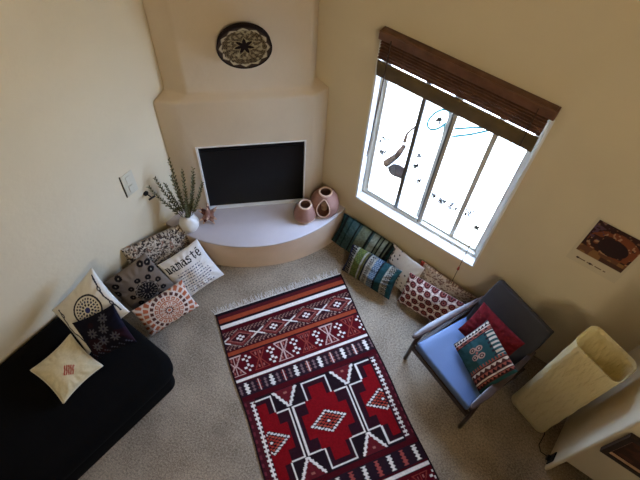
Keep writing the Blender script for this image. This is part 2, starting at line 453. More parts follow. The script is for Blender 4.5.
def plate_col(X, Y):
    r = np.hypot(X, Y); a = np.arctan2(Y, X)
    c = fill(X, (0.15, 0.105, 0.05))
    ck = ((np.floor(r*26)+np.floor(a*14/PI*2)) % 2 == 0)
    put(c, ck & (r > 0.3), (0.030, 0.020, 0.012))
    put(c, ((np.floor(a*9/PI*2) % 2) == 0) & (r > 0.45) & (r < 0.62), (0.22, 0.165, 0.085))
    put(c, (vnoise(X+3, Y+3, 13) > 0.70) & (r < 0.8), (0.30, 0.24, 0.13))
    tw = np.abs(((a+0.22)*7/(2*PI)) % 1-0.5)*2
    put(c, r < 0.20+0.26*tw, (0.26, 0.20, 0.10)); put(c, r < 0.155+0.23*tw, (0.012, 0.006, 0.006))
    zz = np.abs(((a*12/PI) % 2)-1)
    put(c, (r > 0.80) & (r < 0.93), (0.04, 0.025, 0.018))
    put(c, (r > 0.80) & (r < 0.80+0.11*zz), (0.42, 0.34, 0.22))
    put(c, r > 0.93, (0.015, 0.01, 0.01))
    return c
pl_ = disc_mesh('woven_plate', 0.182, lambda r: 0.02+0.022*r**2, M['textile'], plate_col)
tag(pl_, 'round dark woven basket plate with a star, hung high on the chimney', 'wall plate')
pl_.matrix_world = Matrix.Translation(Vector((0.505, -0.485, 2.125))) @ Matrix(((A_.x, -N_.x, 0), (A_.y, -N_.y, 0), (0, 0, 1))).to_4x4() @ Matrix.Rotation(0.17, 4, 'X')

# ------------------------------------------------------------------ kilim rug
def rug_col(u, v0):
    RL = 2.42; W = 1.18; v = np.minimum(v0, RL-v0)
    MAR = (0.055, 0.004, 0.007); RED = (0.17, 0.004, 0.007); ORG = (0.26, 0.045, 0.018); DRK = (0.016, 0.006, 0.009)
    PNK = (0.30, 0.10, 0.08); WH = (0.70, 0.64, 0.58)
    c = fill(u, DRK)
    def B(a, b): return (v >= a) & (v < b)
    put(c, B(0.03, 0.062), (0.075, 0.010, 0.012)); put(c, B(0.062, 0.104), ORG)
    put(c, B(0.125, 0.163), WH); put(c, B(0.163, 0.20), MAR)
    # diamonds band
    b = B(0.20, 0.375); put(c, b, (0.030, 0.007, 0.010))
    du = ((u-0.148+0.1475) % 0.295)-0.1475; dv = v-0.287
    q = np.abs(du)/0.1475+np.abs(dv)/0.085
    put(c, b & (np.abs(q-0.80) < 0.10), (0.14, 0.02, 0.018)); put(c, b & (np.abs(q-0.62) < 0.05), PNK)
    put(c, b & (q < 0.42), MAR)
    put(c, b & (np.abs(q-1.03) < 0.045) & (((u*60).astype(int)+(v*60).astype(int)) % 3 != 0), (0.34, 0.24, 0.19))
    for ox, oy in ((0.022, 0), (-0.022, 0), (0, 0.016), (0, -0.016)):
        put(c, b & (np.abs(du-ox) < 0.011) & (np.abs(dv-oy) < 0.009), WH)
    xx = ((u-0.2955+0.1475) % 0.295)-0.1475
    put(c, b & (np.abs(np.abs(xx)*0.55-np.abs(dv)) < 0.006) & (np.abs(xx) < 0.06), WH)
    sp = b & (np.abs(dv) > 0.045) & (q > 1.15)
    put(c, sp & (((u/0.012).astype(int)+(v/0.012).astype(int)) % 3 == 0), (0.24, 0.13, 0.10))
    put(c, B(0.375, 0.388), MAR); put(c, B(0.388, 0.42), ORG)
    # hourglass band
    b = B(0.42, 0.635); put(c, b, (0.075, 0.004, 0.007)); put(c, B(0.42, 0.432), DRK)
    for i in range(6):
        uc = 0.045+i*0.2035; col = (0.50, 0.34, 0.30) if i % 2 == 0 else (0.21, 0.035, 0.025)
        x = np.abs(u-uc); y = np.abs(v-0.525)
        put(c, b & (y < 0.085) & (np.abs(x-0.008-y*0.62) < 0.005), col)
        put(c, b & (np.abs(y-0.083) < 0.004) & (x < 0.062), col)
        put(c, b & (x < 0.005) & (y < 0.085), col)
        put(c, b & (y < 0.070) & (y > 0.045) & (x > 0.012) & (x < 0.034) & (((u/0.011).astype(int)) % 2 == 0), (0.30, 0.10, 0.08))
        uc2 = uc+0.1017; x = u-uc2
        for sx, sy in ((-0.025, -0.04), (0.025, -0.04), (0, -0.065), (0, -0.018), (-0.025, 0.04), (0.025, 0.04), (0, 0.065), (0, 0.018)):
            put(c, b & (np.abs(x-sx) < 0.010) & (np.abs(v-0.525-sy) < 0.009), WH)
    put(c, B(0.638, 0.663), WH); put(c, B(0.663, 0.675), MAR)
    # small figures
    def figs(b0, b1, wcol):
        bb = B(b0, b1); mid = (b0+b1)/2; put(c, bb, (0.020, 0.009, 0.014))
        k = ((u-0.077) / 0.1035); kc = np.round(k); x = np.abs((k-kc)*0.1035); ph = ((v-mid)/0.027); y = np.abs((ph-np.round(ph))*0.027)
        hv = np.abs(v-mid) < (b1-b0)*0.42
        hsh = hashc(kc, kc*0, 3); col_w = kc % 2 == 0
        shape = hv & (x < 0.021-1.1*y)
        put(c, bb & shape & col_w & (x < 0.030), WH)
        put(c, bb & shape & ~col_w, (0.17, 0.02, 0.02)); put(c, bb & shape & ~col_w & (hsh > 0.6), PNK)
        put(c, bb & (x < 0.003) & hv, WH)
    figs(0.675, 0.79, WH)
    k2 = (u-0.077-0.05175)/0.1035; x2 = np.abs((k2-np.round(k2))*0.1035); y2 = np.abs(((v-0.7325)/0.027)-np.round((v-0.7325)/0.027))*0.027
    put(c, B(0.69, 0.775) & (x2 < 0.013-0.8*y2), (0.17, 0.10, 0.10)); put(c, B(0.79, 0.83), MAR)
    put(c, B(1.21+0.355, 1.21+0.40), MAR)
    # ---- the field, mirrored about the centre v = 1.19
    cc = c
    vf = v0
    F = (vf >= 0.83) & (vf < 1.56); put(cc, F, (0.014, 0.007, 0.010))
    fv = np.abs(vf-1.195)
    cols_u = (np.abs(u-0.075), np.abs(u-1.112))
    mB = F & ((u < 0.105) | (u > 1.085)); put(cc, mB, (0.055, 0.008, 0.012))
    py = np.abs((((vf-0.83)/0.036) % 1)-0.5)
    for x in cols_u: put(cc, F & ((x < 0.005) | ((x < 0.017) & (py < 0.22))) & (fv < 0.34), WH)
    for x in (np.abs(u-0.02), np.abs(u-1.165)): put(cc, F & (x < 0.009) & (((vf/0.03).astype(int)) % 2 == 0), (0.13, 0.02, 0.03))
    # stepped polygons: half-heights by |u - centre|
    def hh(x, steps):      # steps: list of (half width, half height)
        r = np.zeros_like(x)-1.0
        for wd, hgt in steps: r = np.where(x < wd, np.maximum(r, hgt), r)
        return r
    xc = np.abs(u-0.588)
    outer = hh(xc, [(0.235, 0.198), (0.108, 0.350)])
    inside = F & (fv < outer); put(cc, inside, WH)
    inner = hh(xc, [(0.222, 0.184), (0.094, 0.336)])
    put(cc, F & (fv < inner), (0.024, 0.006, 0.010))
    put(cc, F & (fv < hh(xc, [(0.185, 0.095), (0.125, 0.195), (0.060, 0.300)])), RED)
    for sgn, uc in ((1, 0.100), (-1, 1.076)):
        x = (u-uc)*sgn
        ok = x > 0
        o2 = hh(np.where(ok, x, 9), [(0.237, 0.198), (0.128, 0.345)])
        put(cc, F & ok & (fv < o2), WH)
        i2 = hh(np.where(ok, x, 9), [(0.224, 0.184), (0.115, 0.331)])
        put(cc, F & ok & (fv < i2), (0.024, 0.006, 0.010))
        i3 = hh(np.where(ok, x, 9), [(0.182, 0.100), (0.125, 0.200), (0.070, 0.300)])
        put(cc, F & ok & (fv < i3), RED)
    # gaps between the double lines: thin dark
    for sgn, uc in ((1, 0.588-0.244), (1, 0.588+0.244)):
        put(cc, F & (np.abs(u-uc) < 0.006) & (fv < 0.20), DRK)
    # notches with zigzag V
    for uc in (0.342, 0.834):
        x = np.abs(u-uc); tv = 0.345-fv     # 0 at outer edge, grows towards the centre
        n = F & (x < 0.105) & (fv > 0.205) & (fv < 0.36)
        tri = n & (x < 0.085-(tv*0.62)) & (tv < 0.13)
        put(cc, tri, (0.10, 0.010, 0.014))
        edge = np.abs(x-(0.088-0.62*tv)); zg = 0.009+0.006*(((vf/0.016).astype(int)) % 2)
        put(cc, n & (edge < zg) & (tv < 0.142) & (tv > -0.01), WH)
        put(cc, n & (x < 0.012) & (np.abs(tv-0.02) < 0.008), PNK)
    # dotted diamonds
    dg = 0.030
    for uc, lo, hi in ((0.588, 0, 9), (0.125, 0.105, 9), (1.052, 0, 1.075)):
        a = (u-uc)/0.0330; b2 = (vf-1.205)/0.0205
        p_ = (a+b2)/2*1.5; q_ = (a-b2)/2*1.5
        pi_, qi = np.round(p_), np.round(q_); dd = np.hypot(p_-pi_, q_-qi)
        rim = np.maximum(np.abs(pi_), np.abs(qi))
        put(cc, F & (np.maximum(np.abs(p_), np.abs(q_)) < 3.5) & (u > lo) & (u < hi), DRK)
        sel = F & (dd < 0.40) & (u > lo) & (u < hi)
        put(cc, sel & (rim == 3), WH); put(cc, sel & (rim == 2), (0.36, 0.06, 0.035)); put(cc, sel & (rim == 1), (0.30, 0.03, 0.02)); put(cc, sel & (rim == 0), WH)
    # below the field
    def B0(a, b): return (vf >= a) & (vf < b)
    put(cc, B0(1.56, 1.60), MAR)
    bb = B0(1.60, 1.735); put(cc, bb, (0.020, 0.009, 0.014))
    k = ((u-0.077)/0.1035); kc = np.round(k); x = np.abs((k-kc)*0.1035); ph = ((vf-1.667)/0.027); y = np.abs((ph-np.round(ph))*0.027)
    shp = bb & (np.abs(vf-1.667) < 0.056) & (x < 0.021-1.1*y)
    put(cc, shp & (kc % 2 == 0), WH); put(cc, shp & (kc % 2 == 1), (0.30, 0.06, 0.05))
    put(cc, B0(1.735, 1.755), MAR); put(cc, B0(1.755, 1.783), WH)
    # woven irregularity and selvedges
    put(cc, (u < 0.016) | (u > W-0.016), (0.016, 0.007, 0.009))
    put(cc, v < 0.028, (0.012, 0.007, 0.010))
    cc *= (0.85+0.3*vnoise(u, v0, 130, 5))[:, None]
    return cc
def make_rug():
    O = np.array((0.808, -1.439)); ee = np.array((0.5175, 0.8557)); ll = np.array((0.8557, -0.5175))
    nu, nv = 210, 430; W, RL = 1.18, 2.42
    i, j = np.meshgrid(np.arange(nu+1), np.arange(nv+1), indexing='ij')
    U = (i/nu*W).ravel(); V = (j/nv*RL).ravel()
    uu = (U-W/2)*1.037+W/2+0.014*(1-np.minimum(V, 2)/2)
    wob = 0.006*np.sin(V*7+1)*np.abs(U/W-0.5)*2
    pos = O+np.outer(uu+wob, ee)+np.outer(V*1.012-0.022, ll)
    z = 0.008+0.003*(vnoise(U+1, V+1, 3)-0.5)
    base = pos.mean(0)
    top = np.column_stack([pos-base, z])
    idx = (i*(nv+1)+j)
    a = idx[:-1, :-1].ravel(); b = idx[1:, :-1].ravel(); c = idx[1:, 1:].ravel(); d = idx[:-1, 1:].ravel()
    faces = np.column_stack([a, d, c, b]).tolist()
    n = len(top)
    bord = list(idx[:, 0])+list(idx[-1, 1:])+list(idx[-2::-1, -1])+list(idx[0, -2:0:-1])
    low = top[bord].copy(); low[:, 2] = 0.0005
    verts = np.vstack([top, low])
    m = len(bord)
    for k in range(m):
        faces.append((int(bord[k]), int(bord[(k+1) % m]), n+(k+1) % m, n+k))
    faces.append(tuple(n+k for k in range(m))[::-1])
    me = bpy.data.meshes.new('kilim_rug'); me.from_pydata(verts.tolist(), [], faces)
    col = rug_col(U, V); col = np.vstack([col, np.tile((0.02, 0.01, 0.01), (m, 1))])
    set_col(me, col); me.materials.append(M['kilim'])
    o = bpy.data.objects.new('kilim_rug', me); C.objects.link(o); o.location = (base[0], base[1], 0)
    tag(o, 'red, black and white patterned kilim rug with fringed end on the carpet', 'rug')
    bm = bmesh.new()
    for end, sgn in ((0.0, -1),):
        for k in range(230):
            u0 = 0.01+k*(W-0.02)/229; p = O+ee*((u0-W/2)*1.037+W/2+0.014)-ll*0.022-base
            ln = random.uniform(0.035, 0.075); dv = random.uniform(-0.03, 0.03)
            q = p+ll*sgn*ln*0.5+ee*dv*0.5; r = p+ll*sgn*ln+ee*dv
            tube(bm, [(*p, 0.007), (*q, 0.004), (*r, 0.003)], 0.0024, 4, 0.0014)
        a = O-ll*0.024-base; tube(bm, [(*(a-ee*0.008), 0.008), (*(a+ee*(W+0.034)), 0.008)], 0.0055, 6)
    obj('fringe', bm, M['fringe'], o)
make_rug()

# ------------------------------------------------------------------ cushions
def axes(th, ph, rho):
    e1 = np.array([math.cos(th), math.sin(th), 0]); h = np.array([-math.sin(th), math.cos(th), 0])
    e2 = math.cos(ph)*h+math.sin(ph)*np.array([0, 0, 1.])
    a = math.cos(rho)*e1+math.sin(rho)*e2; b = -math.sin(rho)*e1+math.cos(rho)*e2
    return a, b, np.cross(a, b)
def cushion(name, q, T, colf, backcol, label, cat='cushion', group=None, N=84, pinch=0.06, seed=1, piping=None, aspect=True):
    x, y, z, th, ph, rho, wd, hg = q
    a, b, n = axes(th, ph, rho)
    i, j = np.meshgrid(np.arange(N+1), np.arange(N+1), indexing='ij')
    s = (i/N*2-1).ravel(); t = (j/N*2-1).ravel()
    X = wd/2*s*(1-pinch*(1-t**2)*s**2); Y = hg/2*t*(1-pinch*(1-s**2)*t**2)
    th_ = T*(np.clip((1-s**2)*(1-t**2), 0, 1))**0.42
    wr = (vnoise(s+2+seed, t+2, 2.2, seed)-0.5)*0.25+(vnoise(s+5, t+2+seed, 5, seed)-0.5)*0.10
    rad = np.arctan2(t, s); edgew = np.clip(np.maximum(np.abs(s), np.abs(t))-0.55, 0, 0.45)*(1-np.maximum(np.abs(s), np.abs(t)))*8
    zf = th_*(1+wr)+T*0.10*edgew*np.sin(rad*18+seed)
    front = np.column_stack([X, Y, np.maximum(zf, 0)])
    border = (np.abs(s) > 0.9999) | (np.abs(t) > 0.9999)
    idx = i*(N+1)+j
    back = np.column_stack([X, Y, -th_*(1-wr*0.5)])
    bmap = np.arange(len(s)).copy(); inner = np.where(~border)[0]
    bmap[inner] = len(s)+np.arange(len(inner))
    verts = np.vstack([front, back[inner]])
    A = idx[:-1, :-1].ravel(); B = idx[1:, :-1].ravel(); Cc = idx[1:, 1:].ravel(); D = idx[:-1, 1:].ravel()
    faces = np.column_stack([A, B, Cc, D]).tolist()+np.column_stack([bmap[A], bmap[D], bmap[Cc], bmap[B]]).tolist()
    me = bpy.data.meshes.new(name); me.from_pydata(verts.tolist(), [], faces)
    U = (s+1)/2; V = (t+1)/2
    cf_ = colf(U, V, wd, hg); cb = np.tile(np.array(backcol, float), (len(inner), 1))
    set_col(me, np.vstack([cf_, cb])); me.materials.append(M['textile'])
    for p in me.polygons: p.use_smooth = True
    o = bpy.data.objects.new(name, me); C.objects.link(o)
    R_ = Matrix(((a[0], b[0], n[0]), (a[1], b[1], n[1]), (a[2], b[2], n[2])))
    o.matrix_world = Matrix.Translation((x, y, z)) @ R_.to_4x4()
    tag(o, label, cat, group)
    if piping:
        bm = bmesh.new()
        bord = list(idx[:, 0])+list(idx[-1, 1:])+list(idx[-2::-1, -1])+list(idx[0, -2:0:-1])
        pts = [tuple(front[k]) for k in bord][::3]; pts.append(pts[0])
        tube(bm, pts, 0.006, 6)
        obj('piping', bm, piping, o, True)
    return o

def pat_cream(U, V, w_, h_):
    c = fill(U, (0.60, 0.54, 0.37)); c *= (0.93+0.14*vnoise(U, V, 40))[:, None]
    x = (U-0.52)*w_; y = (V-0.40)*h_
    p_ = x+y*0.6; q_ = x-y*0.6
    d = (np.abs(x)/0.052+np.abs(y)/0.046)
    put(c, d < 1, (0.32, 0.05, 0.03))
    put(c, (d < 1) & (np.abs(((x-y*0.9)/0.018) % 1-0.5) < 0.16), (0.60, 0.50, 0.35))
    return c
def ringmask(r, a, b): return (r >= a) & (r < b)
def pat_white_mandala(U, V, w_, h_):
    c = fill(U, (0.70, 0.67, 0.60)); ink = (0.02, 0.022, 0.035)
    x = (U-0.55)*w_; y = (V-0.48)*h_; r = np.hypot(x, y)/0.108; a = np.arctan2(y, x)
    put(c, ringmask(r, 0.98, 1.12), ink)
    put(c, ringmask(r, 0.72, 0.86) & (np.cos(a*24) > -0.1), ink)
    put(c, ringmask(r, 0.50, 0.66) & (np.cos(a*16) > -0.2), (0.035, 0.05, 0.12))
    put(c, ringmask(r, 0.28, 0.45) & (np.cos(a*10) > -0.3), ink); put(c, r < 0.2, (0.03, 0.04, 0.18))
    # curling vines along two edges
    for k, (x0, wv) in enumerate(((0.10, 0.03), (0.93, 0.02))):
        put(c, (np.abs(U-x0-wv*np.sin(V*9)) < 0.013) & (V > 0.1) & (V < 0.9), ink)
    for (lx, ly) in ((0.93, 0.30), (0.92, 0.62), (0.86, 0.16), (0.12, 0.75), (0.5, 0.07), (0.68, 0.06)):
        dx = (U-lx)*w_; dy = (V-ly)*h_
        rr = np.hypot(dx/0.014, dy/0.024); put(c, rr < 1, ink); put(c, rr < 0.45, (0.45, 0.43, 0.40))
    return c
def flowers(c, U, V, w_, h_, spots, R0, col, hole):
    for fx, fy in spots:
        x = (U-fx)*w_; y = (V-fy)*h_; r = np.hypot(x, y)/R0; a = np.arctan2(y, x)
        put(c, (r < 0.75+0.25*np.cos(a*8)) & (r > 0.22), col); put(c, r < 0.16, hole)
def pat_navy(U, V, w_, h_):
    c = fill(U, (0.006, 0.006, 0.014)); put(c, vnoise(U, V, 5, 2) > 0.62, (0.016, 0.006, 0.012))
    flowers(c, U, V, w_, h_, ((0.35, 0.62), (0.62, 0.62), (0.48, 0.38), (0.74, 0.36), (0.70, 0.84), (0.28, 0.30)), 0.040, (0.075, 0.075, 0.10), (0.01, 0.01, 0.05))
    g = ((U*30).astype(int)+(V*30).astype(int)) % 5 == 0
    put(c, g & (np.abs(V-0.12) < 0.05), (0.05, 0.055, 0.09))
    return c
def pat_black_mandala(U, V, w_, h_):
    c = fill(U, (0.17, 0.13, 0.10)); ink = (0.008, 0.006, 0.007)
    x = (U-0.55)*w_; y = (V-0.38)*h_; r = np.hypot(x, y)/0.1; a = np.arctan2(y, x)
    put(c, ringmask(r, 0.0, 1.0), ink); put(c, ringmask(r, 0.86, 0.93), (0.17, 0.14, 0.12))
    put(c, ringmask(r, 0.55, 0.80) & (np.cos(a*16) > 0.75), (0.2, 0.17, 0.14))
    put(c, ringmask(r, 0.25, 0.45) & (np.cos(a*9) > 0.5), (0.15, 0.12, 0.10))
    for k in range(9):
        an = k*2*PI/9+0.2
        for rr, R0 in ((0.135, 0.026), ):
            dx = x-rr*math.cos(an); dy = y-rr*math.sin(an); q_ = np.hypot(dx, dy)
            put(c, q_ < R0, ink); put(c, q_ < 0.006, (0.15, 0.12, 0.1))
            dx = x-(rr-0.035)*math.cos(an); dy = y-(rr-0.035)*math.sin(an); put(c, (np.hypot(dx, dy) < 0.010), (0.25, 0.22, 0.19))
    for fx, fy in ((0.15, 0.82), (0.30, 0.93), (0.80, 0.92), (0.93, 0.85), (0.9, 0.7), (0.06, 0.65)):
        q_ = np.hypot((U-fx)*w_, (V-fy)*h_); put(c, q_ < 0.030, ink); put(c, q_ < 0.007, (0.3, 0.26, 0.2))
    return c
def pat_floral(U, V, w_, h_):
    c = fill(U, (0.42, 0.35, 0.27)); X = U*w_; Y = V*h_
    n1 = vnoise(X, Y, 105, 3); n2 = vnoise(X, Y, 60, 9); n3 = vnoise(X, Y, 30, 4)
    put(c, n2 > 0.60, (0.20, 0.15, 0.11)); put(c, n1 > 0.66, (0.035, 0.025, 0.022)); put(c, (n1 < 0.22), (0.58, 0.52, 0.44))
    put(c, (n3 > 0.74) & (n1 > 0.4), (0.05, 0.035, 0.03)); put(c, (n3 < 0.2) & (n2 < 0.5), (0.26, 0.13, 0.09))
    return c
GL = {  # 7 x 9 slab letters
 'n': ["0000000", "0000000", "1101100", "0110110", "0110110", "0110110", "0110110", "0110110", "1111111"],
 'a': ["0000000", "0000000", "0111100", "0000110", "0111110", "1100110", "1100110", "1101110", "0110111"],
 'm': ["0000000", "0000000", "1110110", "0111111", "0101011", "0101011", "0101011", "0101011", "1101011"],
 's': ["0000000", "0000000", "0111110", "1100010", "1110000", "0111100", "0000110", "1000110", "1111100"],
 't': ["0011000", "0011000", "1111110", "0011000", "0011000", "0011000", "0011010", "0011010", "0001100"],
 'e': ["0011100", "0000000", "0111100", "1100110", "1100110", "1111110", "1100000", "1100010", "0111100"]}
def pat_namaste(U, V, w_, h_):
    c = fill(U, (0.74, 0.72, 0.70)); ink = (0.012, 0.012, 0.016); word = 'namaste'
    x = (U-0.06)/(0.88/len(word)); k = np.floor(x).astype(int); fx = ((x-k)*7.6).astype(int)
    fy = 8-np.floor((V-0.70)/(0.20/9)).astype(int)
    ok = (k >= 0) & (k < len(word)) & (fx < 7) & (fy >= 0) & (fy < 9)
    for q_ in np.where(ok)[0]:
        if GL[word[k[q_]]][fy[q_]][fx[q_]] == '1': c[q_] = ink
    # verse below in small blue-black lines of words
    rows = 9
    y = (0.63-V)/(0.56/rows); r_ = np.floor(y).astype(int); fy2 = y-r_
    wl = hashc(np.floor(U*11+r_*3.7), r_, 5)
    col = (0.05, 0.06, 0.13)
    ok = (r_ >= 0) & (r_ < rows) & (fy2 > 0.28) & (fy2 < 0.66) & (U > 0.14+0.1*hashc(r_, r_, 8)) & (U < 0.90-0.14*hashc(r_, r_, 2))
    gap = (U*11+r_*3.7) % 1
    put(c, ok & (gap > 0.16) & (((U*64).astype(int)+r_) % 4 != 0), col)
    return c
def pat_orange(U, V, w_, h_):
    c = fill(U, (0.64, 0.54, 0.47)); t1 = (0.40, 0.115, 0.055); t2 = (0.09, 0.03, 0.025)
    x = (U-0.54)*w_; y = (V-0.48)*h_; r = np.hypot(x, y)/0.12; a = np.arctan2(y, x)
    put(c, ringmask(r, 0.20, 0.28), t2); put(c, r < 0.12, t1)
    put(c, ringmask(r, 0.28, 0.62) & (np.cos(a*12) > -0.35), t1); put(c, ringmask(r, 0.36, 0.54) & (np.cos(a*12) > 0.55), (0.62, 0.5, 0.42))
    put(c, ringmask(r, 0.66, 0.74), t1); put(c, ringmask(r, 0.78, 1.02) & (np.cos(a*16+0.5) > -0.6), t1)
    put(c, ringmask(r, 0.84, 0.94) & (np.cos(a*16+0.5) > 0.6), (0.62, 0.5, 0.42))
    put(c, ringmask(r, 1.10, 1.34) & (np.cos(a*20) > -0.4), t2)
    put(c, ringmask(r, 1.44, 1.80) & (np.cos(a*24) > -0.4), t1); put(c, ringmask(r, 1.9, 2.3) & (np.cos(a*30) > -0.1), t1)
    return c
def stripes(U, bands):
    c = fill(U, bands[-1][1]); lo = 0.0
    for hi, col in bands:
        put(c, (U >= lo) & (U < hi), col); lo = hi
    return c
def pat_green(U, V, w_, h_):
    G = (0.010, 0.035, 0.034); T = (0.035, 0.075, 0.070); O_ = (0.13, 0.15, 0.10); K = (0.008, 0.010, 0.010); S = (0.22, 0.25, 0.20)
    c = stripes(U, [(0.07, G), (0.10, K), (0.17, T), (0.20, G), (0.30, (0.045, 0.088, 0.085)), (0.33, K), (0.36, T), (0.52, O_), (0.55, K), (0.58, T), (0.67, S), (0.70, K), (0.73, O_), (0.76, K), (0.82, S), (0.85, K), (0.88, O_), (0.92, K), (1.0, G)])
    c *= (0.55+0.5*vnoise(U*w_, V*h_, 90, 3))[:, None]; return c
def pat_blue(U, V, w_, h_):
    N_b = (0.015, 0.022, 0.06); TL = (0.014, 0.055, 0.062); GR = (0.13, 0.15, 0.03); K = (0.012, 0.012, 0.016); W_ = (0.29, 0.27, 0.22); OL = (0.09, 0.08, 0.02)
    c = stripes(U, [(0.06, N_b), (0.16, K), (0.19, W_), (0.33, GR), (0.36, W_), (0.40, OL), (0.43, K), (0.46, W_), (0.52, K), (0.55, W_), (0.66, (0.03, 0.07, 0.13)), (0.69, K), (0.80, TL), (0.83, W_), (0.92, K), (1.0, TL)])
    X = U*w_; Y = V*h_
    zz = np.abs((Y/0.03) % 1-0.5)*2
    put(c, (U > 0.19) & (U < 0.33) & (np.abs(((X/0.022)+zz) % 1-0.5) < 0.2), (0.04, 0.07, 0.03))
    put(c, (U > 0.06) & (U < 0.16) & ((np.abs((X/0.018) % 1-0.5)+np.abs((Y/0.022) % 1-0.5)) < 0.35), W_)
    for a0, b0 in ((0.46, 0.52), (0.83, 0.92)):
        put(c, (U > a0) & (U < b0) & (((X/0.010).astype(int)+(Y/0.010).astype(int)) % 2 == 0), W_)
    put(c, (U > 0.55) & (U < 0.66) & (np.abs(((X/0.02)-zz) % 1-0.5) < 0.17), (0.3, 0.36, 0.42))
    c *= (0.55+0.4*vnoise(X, Y, 90, 3))[:, None]; return c
def pat_whitedot(U, V, w_, h_):
    c = fill(U, (0.58, 0.54, 0.49)); X = U*w_; Y = V*h_
    i = np.floor(X/0.045); j = np.floor(Y/0.045)
    q_ = np.hypot(X/0.045-i-0.5, Y/0.045-j-0.5)
    put(c, (q_ < 0.20) & (hashc(i, j, 2) > 0.35) & ((V < 0.62) | (U < 0.4)), (0.05, 0.045, 0.05))
    put(c, (U < 0.12) & (vnoise(X, Y, 60) > 0.5), (0.10, 0.10, 0.10))
    return c
def pat_pink(U, V, w_, h_):
    c = fill(U, (0.44, 0.35, 0.27)); X = U*w_; Y = V*h_
    n = vnoise(X, Y, 110, 5); put(c, n > 0.62, (0.15, 0.09, 0.07)); put(c, n < 0.25, (0.50, 0.42, 0.33))
    put(c, (np.abs((Y/0.05) % 1-0.5) < 0.10) & (n > 0.55), (0.22, 0.13, 0.10))
    lowr_ = (V < 0.38+0.15*(vnoise(U, V, 6)-0.5)); put(c, lowr_ & (n > 0.35), (0.27, 0.10, 0.085))
    put(c, U < 0.07, (0.26, 0.035, 0.025)); return c
def pat_circles(U, V, w_, h_):
    c = fill(U, (0.72, 0.62, 0.56)); X = U*w_; Y = V*h_; P = 0.078
    j = np.round(Y/(P*0.86)); sh = (j % 2)*0.5
    i = np.round(X/P-sh); dx = X-(i+sh)*P; dy = Y-j*P*0.86; r = np.hypot(dx, dy); a = np.arctan2(dy, dx)
    put(c, (r < 0.031), (0.11, 0.018, 0.020)); put(c, (r < 0.031) & (r > 0.021) & (np.cos(a*9) > 0.4), (0.05, 0.012, 0.015))
    put(c, (r < 0.015), (0.26, 0.08, 0.07)); put(c, (r < 0.008), (0.03, 0.01, 0.012))
    put(c, (r > 0.035) & (r < 0.038), (0.18, 0.05, 0.05)); return c
def pat_red(U, V, w_, h_):
    c = fill(U, (0.115, 0.008, 0.012)); n = vnoise(U*w_, V*h_, 60, 3)
    c *= (0.65+0.7*n)[:, None]; put(c, (n > 0.93), (0.20, 0.05, 0.04)); return c
def pat_kilim(U, V, w_, h_):
    TE = (0.018, 0.062, 0.068); K = (0.020, 0.008, 0.010); W_ = (0.52, 0.44, 0.37); R_ = (0.26, 0.07, 0.05); Bn = (0.055, 0.018, 0.016)
    t = 1-V; X = U*w_; c = fill(U, TE)
    def zig(a0, b0, per, base, ink):
        m = (t >= a0) & (t < b0); put(c, m, base)
        zz = np.abs((X/per) % 1-0.5)*2; y = (t-a0)/(b0-a0); put(c, m & (y < zz), ink)
    put(c, (t < 0.03), (0.04, 0.05, 0.06)); zig(0.03, 0.085, 0.032, K, W_); put(c, (t >= 0.085) & (t < 0.10), W_); zig(0.10, 0.15, 0.05, K, R_)
    put(c, (t >= 0.15) & (t < 0.165), R_); put(c, (t >= 0.165) & (t < 0.18), K)
    put(c, (t >= 0.66) & (t < 0.675), R_); put(c, (t >= 0.675) & (t < 0.95), Bn)
    zig(0.70, 0.75, 0.05, Bn, W_); zig(0.77, 0.83, 0.04, K, R_); put(c, (t >= 0.85) & (t < 0.87), W_); zig(0.89, 0.93, 0.035, K, R_)
    for a0, b0 in ((0.62, 0.66),): put(c, (t >= a0) & (t < b0) & (((X/0.014).astype(int)) % 2 == 0), R_)
    # fringe-like ticks along the far side
    m = (U > 0.86) & (t > 0.18) & (t < 0.62) & (((t*26).astype(int)) % 2 == 0); put(c, m, W_)
    m = (U > 0.80) & (U < 0.86) & (t > 0.18) & (t < 0.62) & (((t*26).astype(int)) % 2 == 1); put(c, m, (0.02, 0.015, 0.02))
    for cx, cy in ((0.42, 0.34), (0.58, 0.36), (0.40, 0.47), (0.56, 0.49)):
        q_ = np.hypot((U-cx)*w_/0.030, (t-cy)*h_/0.020); put(c, q_ < 1.0, (0.38, 0.22, 0.17)); put(c, q_ < 0.62, K); put(c, q_ < 0.30, (0.40, 0.28, 0.22))
    q_ = np.hypot((U-0.49)*w_, (t-0.415)*h_); put(c, (q_ < 0.010), (0.34, 0.10, 0.08)); return c

cushion('throw_cushion', (0.498, -2.545, 0.565, 1.065, 0.300, 0.459, 0.345, 0.335), 0.055, pat_cream, (0.5, 0.45, 0.32),
        'cream square cushion with small red woven diamond on the black daybed', seed=2, piping=M['piping_cream'], pinch=0.10)
cushion('throw_cushion', (0.335, -2.165, 0.672, 0.229, 0.599, 1.152, 0.464, 0.457), 0.065, pat_white_mandala, (0.6, 0.58, 0.52),
        'white cushion with black ring mandala, on the daybed against the wall', seed=3, N=140, pinch=0.10)
cushion('throw_cushion', (0.553, -2.215, 0.672, 0.538, 0.888, 0.56, 0.36, 0.33), 0.05, pat_navy, (0.006, 0.006, 0.012),
        'dark navy cushion with small pale rosettes, propped on the white mandala cushion', seed=4, pinch=0.08)
cushion('floor_cushion', (0.215, -1.690, 0.285, 1.08, 1.169, 0.347, 0.43, 0.45), 0.065, pat_black_mandala, (0.1, 0.08, 0.06),
        'taupe floor cushion with black round mandala, between daybed and orange one', seed=5)
cushion('floor_cushion', (0.125, -1.370, 0.340, 1.268, 1.40, -0.063, 0.60, 0.40), 0.068, pat_floral, (0.3, 0.25, 0.2),
        'beige floor cushion mottled with black and brown flowers, against the left wall by the hearth', seed=6, N=150)
